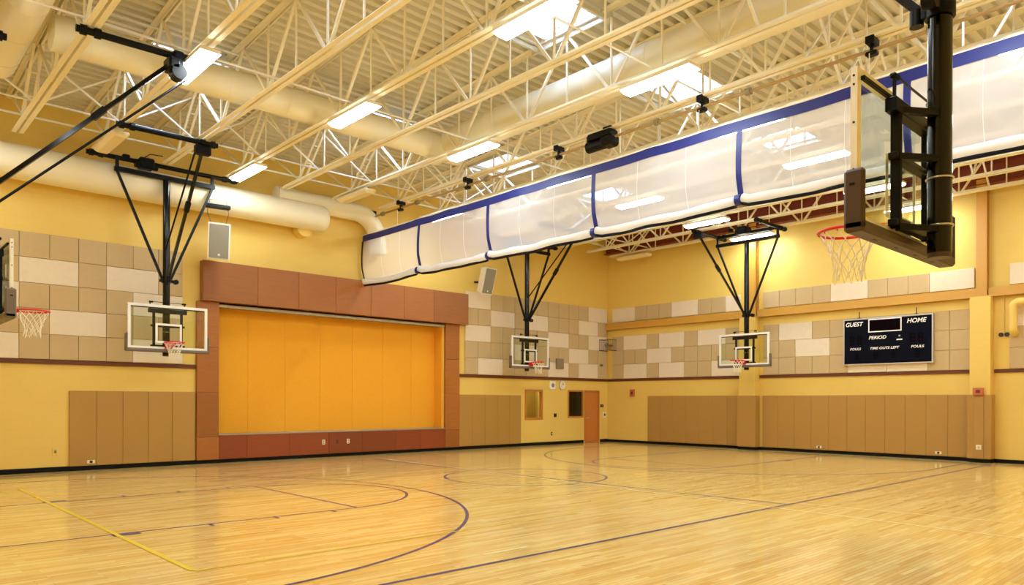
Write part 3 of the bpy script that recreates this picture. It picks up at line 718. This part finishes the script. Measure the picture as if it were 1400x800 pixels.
    a, c = L(thin[0]), L(thin[1]); MB().cyl(a, c, 0.021, 10).build('brace_rod', 'black_steel', t)
    bb = MB(); bb.cbox(f0.x - 0.17, f0.x + 0.17, f0.y - 0.09, f0.y + 0.09, f0.z - 0.14, f0.z + 0.08, 0.03); bb.build('brace_bracket', 'black_steel', t)
    for a, c in pipes:
        a, c = L(a), L(c); p = MB().cyl(a, c, 0.055, 14).build('ceiling_pipe', 'black_steel', t)
        d = (c - a).normalized(); Ln = (c - a).length
        for q in (0.10, 0.30, Ln - 0.32, Ln - 0.10):
            m = a + d * q; MB().tube([m - d * 0.045, m + d * 0.045], 0.078, 12).build('pipe_clamp', 'black_steel', p)
    if winch:
        w = L(winch); bb = MB(); bb.cbox(w.x - 0.17, w.x + 0.17, w.y - 0.13, w.y + 0.13, w.z - 0.13, w.z + 0.13, 0.03); bb.cyl(w + Vector((-0.26, 0, -0.02)), w + Vector((0.24, 0, -0.02)), 0.10, 16)
        bb.cbox(w.x + 0.36, w.x + 0.52, w.y - 0.06, w.y + 0.06, w.z + 0.02, w.z + 0.13, 0.02)
        bb.tube([w + Vector((0.1, 0, 0.1)), w + Vector((-0.1, 0.0, 0.26)), w + Vector((-0.38, 0.02, 0.27))], 0.012, 6)
        wo = bb.build('winch', 'black_steel', t)
    return t
ZP = 7.385
hoop('basketball hoop with clear board left of the stage, nearest the stage wall', 17.76, 1.052, 0,
     [((19.47, 0.72, ZP), (15.98, 0.74, ZP)), ((19.45, 3.05, ZP), (17.40, 3.12, ZP))], (17.72, 3.10, 7.25), ((17.86, 3.08, 7.22), (17.80, 0.95, 5.35)), seed=2, winch=(18.2, 0.74, 7.36))
hoop('basketball hoop with clear board right of the stage, under the curtain', 5.52, 1.065, 0,
     [((7.1, 0.74, ZP), (3.85, 0.74, ZP)), ((7.15, 3.10, ZP), (5.2, 3.10, ZP))], (5.40, 3.10, 7.25), ((5.54, 3.08, 7.22), (5.56, 0.95, 5.35)), seed=3, winch=(6.0, 0.74, 7.36))
hoop('far basketball hoop facing left in front of the pilaster by the scoreboard', 1.34, 6.985, -PI / 2,
     [((2.66, 5.86, ZP), (0.58, 5.86, ZP)), ((2.58, 8.08, ZP), (0.58, 8.08, ZP)), ((1.10, 5.80, ZP), (1.10, 8.14, ZP))], (2.45, 5.95, 7.28), ((2.25, 5.86, 7.28), (1.22, 6.9, 4.70)), seed=4, winch=(1.35, 6.95, 7.42))
hoop('large near basketball hoop seen from behind at the right edge', 17.75, 17.60, PI,
     [((19.47, 17.90, ZP), (15.98, 17.90, ZP)), ((18.1, 15.55, ZP), (16.0, 15.55, ZP))], (17.75, 15.55, 7.25), ((17.62, 15.58, 7.22), (17.72, 17.74, 5.35)), padm='brown_pad', netw=0.0036, seed=9, yp=-0.275, winch=(17.3, 17.9, 7.36))
hoop('basketball hoop at the left edge of the photo, mostly cut off', 21.86, 6.33, PI / 2,
     [((21.02, 6.90, ZP), (19.10, 6.98, ZP)), ((23.9, 5.8, ZP), (21.74, 5.8, ZP))], (19.62, 6.93, 7.27), ((19.22, 6.45, 7.27), (22.06, 6.45, 4.50)), seed=6, yp=-0.32, zbr=0.2)
t = thing('ceiling_winch', 'black winch drum hanging beside the glowing light at upper left', 'winch', (19.55, 7.0, 7.22))
MB().cyl((0, -0.10, -0.12), (0, 0.10, -0.12), 0.12, 18).build('drum', 'black_steel', t)
MB().cbox(-0.08, 0.08, -0.08, 0.08, -0.12, 0.23, 0.02).build('bracket', 'black_steel', t)

# ------------------------------------------------------------------ divider curtain
CX = 11.75; CT, CB = 6.76, 5.33
SY = [0.08, 3.03, 5.91, 9.37, 12.82, 15.62, 18.6]
cur = thing('divider_curtain', 'raised white mesh gym divider curtain with blue top band and straps', 'curtain', (CX, 0, 0))
def cx_at(y, tt):   # sheet position: folds grow toward the bottom
    w = 0.035 * math.sin(y * 3.1 + 1.3 * math.sin(y * 1.7)) * (0.25 + tt)
    return w - 0.16 * max(0, tt - 0.72) ** 1.0 * 1.6 + 0.05 * math.sin(PI * tt)
def sag(y):
    for a, c in zip(SY, SY[1:]):
        if a <= y <= c: u = (y - a) / (c - a); return -0.035 * 4 * u * (1 - u)
    return 0
def sheet(y0, y1, z0, z1, m, name, off=0.0, ny=36, nz=14, par=None, dsag=True):
    vs = []; fs = []
    for i in range(ny + 1):
        y = y0 + (y1 - y0) * i / ny
        for j in range(nz + 1):
            tt0 = j / nz; z = z0 + (z1 - z0) * tt0; tt = (CT - z) / (CT - CB)
            vs.append((cx_at(y, tt) + off, y, z + (sag(y) * tt if dsag else 0)))
    for i in range(ny):
        for j in range(nz): a = i * (nz + 1) + j; fs.append((a, a + 1, a + nz + 2, a + nz + 1))
    return MB().add(vs, fs, True).build(name, m, par or cur)
for k, (a, c) in enumerate(zip(SY, SY[1:])):
    sheet(a, c, CT - 0.20, CB, 'white_mesh', 'mesh_panel')
    for u in (0.34, 0.67): sheet(a + (c - a) * u - 0.003, a + (c - a) * u + 0.003, CT - 0.2, CB, 'white_roll', 'weld_seam', 0.004, 1, 12)
    # bottom roll: gathered fabric, slightly stepped at each strap
    n = 22; pts = []; rs = []
    for i in range(n + 1):
        u = i / n; y = a + 0.06 + (c - a - 0.12) * u
        pts.append((cx_at(y, 1) + 0.10 + 0.02 * math.sin(u * 9 + k), y, CB - 0.03 + sag(y) * 0.9 + (0.035 if u < 0.04 else 0))); rs.append(0.082 + 0.006 * math.sin(u * 21 + k) + (0.012 if u > 0.9 else 0))
    MB().tube(pts, rs, 14).build('rolled_bottom', 'white_roll', cur)
    MB().tube([(p[0] + 0.0, p[1], p[2] - 0.10) for p in pts], 0.034, 8).build('bottom_hem', 'navy_hem', cur)
sheet(SY[0] - 0.03, SY[-1], CT, CT - 0.21, 'blue_vinyl', 'top_band', 0.008, 160, 3, dsag=False)
sheet(SY[0] - 0.03, SY[-1], CT, CT - 0.21, 'blue_vinyl', 'top_band', -0.008, 160, 3, dsag=False)
for k, y in enumerate(SY):
    s = sheet(y - 0.055, y + 0.055, CT - 0.2, CB - 0.02, 'blue_vinyl' if k else 'navy_hem', 'strap', 0.012, 2, 16)
    xx = cx_at(y, 1) + 0.10
    MB().tube([(xx, y - 0.05, CB - 0.03), (xx, y + 0.05, CB - 0.03)], 0.100, 14).build('tie_band', 'blue_vinyl' if k else 'navy_hem', cur)
MB().cyl((0, -0.02, CT - 0.005), (0, 19.0, CT - 0.005), 0.02, 8).build('batten', 'bridging_paint', cur)

t = thing('curtain_drive', 'long drive pipe with black clamps and motor above the divider curtain', 'curtain hoist', (JX[7], 0, 7.28))
MB().cyl((0, 0.12, 0), (0, 19.6, 0), 0.028, 10).build('drive_pipe', 'pipe_tan', t)
for y in (0.35, 1.9, 4.95, 8.2, 11.95, 15.05, 18.0):
    bb = MB(); bb.cbox(-0.12, 0.12, -0.07, 0.07, 0.08, 0.20, 0.01); bb.cbox(-0.03, 0.03, -0.03, 0.03, -0.02, 0.1, 0.006); bb.cbox(-0.05, 0.08, -0.09, 0.09, -0.10, -0.025, 0.02)
    bb.build('clamp', 'black_steel', t)
    ob = bpy.context.scene.objects[-1] if False else None
    MB().cyl((CX - JX[7], y, -0.09), (CX - JX[7], y, CT - 7.28 + 0.01), 0.006, 6).build('lift_cable', 'bridging_paint', t)
for o in [q for q in t.children if q.name.startswith('clamp')]: pass
ys = (0.35, 1.9, 4.95, 8.2, 11.95, 15.05, 18.0)
for o, y in zip([q for q in t.children if q.name.split('.')[0] == 'clamp'], ys): o.location.y = y
for y in (0.95, 2.7, 5.7, 10.9, 12.9, 15.9): MB().cyl((0, y - 0.05, 0), (0, y + 0.05, 0), 0.065, 14).build('cable_drum', 'grey_box', t)
bb = MB(); bb.cbox(-0.14, 0.16, -0.32, 0.30, 0.02, 0.16, 0.02); bb.cbox(-0.16, 0.17, 0.02, 0.34, -0.18, 0.05, 0.05); bb.cyl((0.02, -0.40, -0.08), (0.02, 0.05, -0.08), 0.12, 16); bb.cbox(-0.10, 0.10, 0.05, 0.28, 0.14, 0.24, 0.02); bb.cbox(-0.1, 0.1, -0.40, -0.28, 0.0, 0.16, 0.02)
mo = bb.build('motor', 'black_steel', t); mo.location.y = 9.5

# ------------------------------------------------------------------ loudspeakers on the stage wall
def speaker(label, x, y, z, tilt, yawz, bracket=True):
    t = thing('loudspeaker', label, 'loudspeaker', (x, y, z), yawz, 'wall loudspeakers')
    w, h, d = 0.27, 0.46, 0.34; rot = Matrix.Rotation(tilt, 3, 'X')
    def tr(p): return rot @ Vector(p)
    bb = MB(); v = [(-w, 0, -h), (w, 0, -h), (w, 0, h), (-w, 0, h), (-w * .6, -d, -h * .9), (w * .6, -d, -h * .9), (w * .6, -d, h * .9), (-w * .6, -d, h * .9)]
    bb.add([tr(q) for q in v], [(0, 1, 2, 3), (5, 4, 7, 6), (1, 5, 6, 2), (4, 0, 3, 7), (3, 2, 6, 7), (4, 5, 1, 0)]); bb.build('cabinet', 'speaker_white', t)
    bb = MB(); v = [(sx * (w - .04), dy, sz * (h - .04)) for dy in (0.0, 0.018) for sx, sz in ((-1, -1), (1, -1), (1, 1), (-1, 1))]
    bb.add([tr(q) for q in v], [(4, 5, 6, 7), (0, 1, 5, 4), (1, 2, 6, 5), (2, 3, 7, 6), (3, 0, 4, 7)]); g = bb.build('grille', 'speaker_grille', t)
    bb = MB(); c = tr((0.0, 0.02, -h + 0.12)); bb.cbox(c.x - 0.025, c.x + 0.025, c.y - 0.004, c.y + 0.008, c.z - 0.025, c.z + 0.025, 0.003); bb.build('badge', 'white_paint', g)
    if bracket:
        br = MB().cbox(-0.30, 0.30, -0.22, -0.06, 0.86, 0.96, 0.02).build('hanging_bracket', 'black_steel', t)
        bb = MB()
        for s in (-1, 1):
            bb.tube([tr((s * 0.17, -0.12, h * .9)), (s * 0.26, -0.14, 0.75), (s * 0.24, -0.14, 0.88)], 0.006, 5); bb.tube([(s * 0.22, -0.14, 0.94), (s * 0.2, -0.14, 1.08)], 0.006, 5)
        bb.tube([(-0.2, -0.14, 1.08), (0.2, -0.14, 1.08)], 0.006, 5); bb.build('sling', 'device_dark', t)
    else: MB().bar((0, -d, 0), (0, -y + 0.04, 0.05), 0.06).build('wall_arm', 'black_steel', t)
speaker('white loudspeaker hanging below a black bracket left above the stage', 16.52, 0.95, 5.72, math.radians(-8), math.radians(-10))
speaker('white loudspeaker tilted right of the stage below the curtain', 7.22, 0.75, 5.78, math.radians(-16), math.radians(4), False)

# ------------------------------------------------------------------ scoreboard
sb = thing('scoreboard', 'navy basketball scoreboard with white lettering on the right wall', 'scoreboard', (0.055, 9.807, 2.841))
SW, SH = 2.583, 1.439
MB().cbox(0, 0.10, 0, SW, 0, SH, 0.006).build('cabinet', 'score_navy', sb)
def frame_x(bb, y0, y1, z0, z1, w, x0, x1):
    bb.box(x0, x1, y0, y0 + w, z0, z1); bb.box(x0, x1, y1 - w, y1, z0, z1); bb.box(x0, x1, y0 + w, y1 - w, z1 - w, z1); bb.box(x0, x1, y0 + w, y1 - w, z0, z0 + w); return bb
frame_x(MB(), -0.005, SW + 0.005, -0.005, SH + 0.005, 0.035, 0.0, 0.115).build('frame', 'silver', sb)
ck = MB().box(0.10, 0.104, SW * .30, SW * .66, SH * .70, SH * .965).build('clock_window', 'score_clock', sb)
frame_x(MB(), SW * .294, SW * .667, SH * .69, SH * .975, 0.03, 0.10, 0.112).build('clock_border', 'white_paint', ck)
def seg7(y, z, h, par):
    w = h * .5; th = h * .12; bb = MB()
    for yy, zz, dy, dz in ((y, z, w, th), (y, z + h / 2 - th / 2, w, th), (y, z + h - th, w, th), (y, z, th, h), (y + w - th, z, th, h)): bb.box(0.1045, 0.106, yy, yy + dy, zz, zz + dz)
    return bb.build('digit', 'score_digit', par)
for k in range(4): seg7(SW * (.32 + .082 * k), SH * .76, 0.24, sb)
for y0 in (.06, .74):
    for k in range(2): seg7(SW * (y0 + .085 * k + .02), SH * .44, 0.26, sb)
    seg7(SW * (y0 + .08), SH * .12, 0.2, sb)
for y0 in (.36, .56): seg7(SW * y0, SH * .12, 0.2, sb)
def text(word, y0, y1, zc, h):
    cu = bpy.data.curves.new('lettering', 'FONT'); cu.body = word; cu.size = 1; cu.shear = 0.22; cu.offset = 0.022; cu.extrude = 0.0; cu.align_x = 'LEFT'
    tmp = bpy.data.objects.new('lettering_tmp', cu); COL.objects.link(tmp)
    bpy.context.view_layer.update()
    me = bpy.data.meshes.new_from_object(tmp.evaluated_get(bpy.context.evaluated_depsgraph_get()))
    bpy.data.objects.remove(tmp); xs = [q.co.x for q in me.vertices]; zs = [q.co.y for q in me.vertices]
    x0, x1, z0, z1 = min(xs), max(xs), min(zs), max(zs)
    for q in me.vertices:
        u = (q.co.x - x0) / (x1 - x0); w = (q.co.y - z0) / (z1 - z0)
        q.co = (0.1075, SW * (y0 + (y1 - y0) * u), zc + h * (w - .5))
    me.materials.clear(); me.materials.append(MATS['white_paint']); link('lettering', me, sb)
text('GUEST', .028, .235, SH * .885, 0.135); text('HOME', .725, .935, SH * .885, 0.135)
text('PERIOD', .30, .50, SH * .575, 0.105)
text('FOULS', .08, .21, SH * .345, 0.075); text('TIME OUTS LEFT', .315, .645, SH * .345, 0.075); text('FOULS', .77, .91, SH * .345, 0.075)
MB().box(0.10, 0.108, SW * .612, SW * .675, SH * .495, SH * .52).build('possession_bar', 'white_paint', sb)
MB().box(0.10, 0.106, SW * .635, SW * .652, SH * .57, SH * .60).build('possession_dot', 'silver', sb)
for k in (.18, .82):
    MB().bar((0.05, SW * k, SH), (0.05, SW * k, SH + 0.22), 0.02).build('support_rod', 'device_dark', sb)
    bb = MB(); bb.tube([(0.06, SW * k - 0.07, SH), (0.06, SW * k, SH + 0.06), (0.06, SW * k + 0.07, SH)], 0.006, 6); bb.build('lifting_eye', 'device_dark', sb)

# ------------------------------------------------------------------ small fittings
t = thing('wall_clock', 'round white wall clock above the small window and door', 'clock', (2.77, 0.0, 2.30))
MB().tube([(0, 0, 0), (0, 0.05, 0)], 0.19, 28).build('clock_case', 'silver', t)
fc = MB().tube([(0, 0.05, 0), (0, 0.054, 0)], 0.165, 28).build('clock_face', 'plate_ivory', t)
MB().bar((0, 0.058, 0), (-0.07, 0.058, 0.07), 0.014, 0.006).build('hour_hand', 'device_dark', fc)
MB().bar((0, 0.060, 0), (0.02, 0.060, 0.13), 0.010, 0.006).build('minute_hand', 'device_dark', fc)
t = thing('wall_speaker', 'small square white wall speaker left of the clock', 'speaker', (3.31, 0, 2.29))
MB().cbox(-0.15, 0.15, 0, 0.04, -0.16, 0.16, 0.008).build('plate', 'white_paint', t)
MB().tube([(0, 0.04, 0), (0, 0.048, 0)], 0.085, 20).build('grille', 'speaker_grille', t)
def plate(name, label, cat, wall, u, z, w, h, d, m, m2=None):
    t = thing(name, label, cat, (u, 0, z) if wall == 'L' else (0, u, z))
    B = (lambda bb, a, c, e, f, g, i, bv: bb.cbox(a, c, e, f, g, i, bv) if wall == 'L' else bb.cbox(e, f, a, c, g, i, bv))
    B(MB(), -w / 2, w / 2, 0, d, -h / 2, h / 2, 0.004).build('plate', m, t)
    if m2: B(MB(), -w / 5, w / 5, d, d + 0.012, -h / 5, h / 5, 0.003).build('button', m2, t)
    return t
plate('call_button', 'small black control box on the wall between window and dark window', 'control', 'L', 3.16, 1.13, 0.11, 0.14, 0.05, 'device_dark', 'black_rubber')
plate('light_switch', 'narrow dark wall socket low beside the door', 'outlet', 'L', 3.34, 0.42, 0.07, 0.13, 0.02, 'device_dark', 'plate_ivory')
plate('light_switch', 'dark double switch right of the orange door, upper', 'switch', 'L', 0.36, 1.49, 0.18, 0.11, 0.03, 'device_dark', 'grey_box')
plate('thermostat', 'square metal plate right of the orange door, lower', 'thermostat', 'L', 0.20, 1.12, 0.22, 0.24, 0.03, 'plate_ivory', 'device_dark')
plate('outlet_plate', 'yellow-painted outlet plate on the far left wall beside the padding', 'outlet', 'L', 19.93, 0.47, 0.12, 0.17, 0.015, 'yellow_paint', 'grey_box')
t = plate('junction_box', 'grey box mounted on the acoustic panels right of a hoop', 'box', 'L', 2.98, 3.13, 0.40, 0.40, 0.07, 'grey_box'); t.location.y = 0.052
t = plate('light_switch', 'small dark double socket on the acoustic panels by the corner', 'outlet', 'L', 0.46, 3.16, 0.18, 0.10, 0.03, 'grey_box', 'device_dark'); t.location.y = 0.052
plate('fire_alarm', 'red fire alarm box on the right wall near the corner', 'fire alarm', 'R', 1.33, 2.02, 0.21, 0.28, 0.07, 'alarm_red', 'brown_trim')
t = plate('fire_alarm', 'pinkish alarm box on the pilaster above its padding', 'fire alarm', 'R', 13.62, 1.98, 0.26, 0.20, 0.07, 'alarm_red', 'brown_trim'); t.location.x = 0.396
t = plate('conduit_cover', 'tan raised cable cover strip on the padded right pilaster', 'cover', 'R', 13.62, 0.98, 0.24, 1.72, 0.02, 'pad_vinyl'); t.location.x = 0.396
t = plate('outlet_plate', 'ivory outlet plate low on the padded right pilaster', 'outlet', 'R', 13.63, 0.43, 0.13, 0.13, 0.015, 'plate_ivory', 'silver'); t.location.x = 0.417
# horn in a wire cage in the corner
t = thing('caged_horn', 'small horn inside a wire cage in the corner above the door', 'horn', (0.06, 0.30, 3.98))
bb = MB()
for z in (-0.22, 0.22):
    bb.tube([(0.0, -0.22, z), (0.55, -0.22, z), (0.55, 0.22, z), (0.0, 0.22, z)], 0.011, 5)
for k in range(6): y = -0.22 + 0.088 * k; bb.tube([(0.55, y, -0.22), (0.55, y, 0.22)], 0.006, 4)
for k in range(5): x = 0.02 + 0.125 * k; bb.tube([(x, -0.22, -0.22), (x, -0.22, 0.22)], 0.006, 4); bb.tube([(x, 0.22, -0.22), (x, 0.22, 0.22)], 0.006, 4)
bb.build('cage', 'device_dark', t)
MB().tube([(0.0, 0, 0), (0.12, 0, 0.0), (0.24, 0, 0.0), (0.34, 0, 0)], [0.05, 0.04, 0.05, 0.11], 14).build('horn', 'grey_box', t)
# rain leader pipe and conduit at the far right edge
t = thing('drain_pipe', 'thick yellow pipe bending into the wall at the right edge', 'pipe', (0.28, 14.40, 4.40))
pth = [(0, 1.6, 0)] + bend((0, 1.6, 0), (0, 0, 0), (0, 0, -0.7), 0.14, 6) + [q + Vector((0, 0, 0)) for q in bend((0, 0, 0), (0, 0, -0.82), (-0.3, 0, -0.82), 0.12, 6)] + [(-0.27, 0, -0.82)]
MB().tube(pth, 0.10, 16).build('pipe', 'yellow_paint', t)
MB().tube([(-0.26, 0, -0.82), (-0.23, 0, -0.82)], 0.14, 16).build('wall_flange', 'orange_steel', t)
t = thing('conduit', 'thin conduit with two round sockets beside the yellow pipe', 'conduit', (0.02, 14.13, 3.55))
MB().tube([(0, 0, 0.05)] + bend((0, 0, 0.1), (0, 0, 1.33), (0, 0.5, 1.33), 0.15, 6) + [(0, 0.9, 1.33)], 0.016, 8).build('tube', 'yellow_paint', t)
for s in (-1, 1): MB().tube([(-0.02, s * 0.07, 0), (0.03, s * 0.07, 0)], 0.06, 14).build('socket', 'device_dark', t)
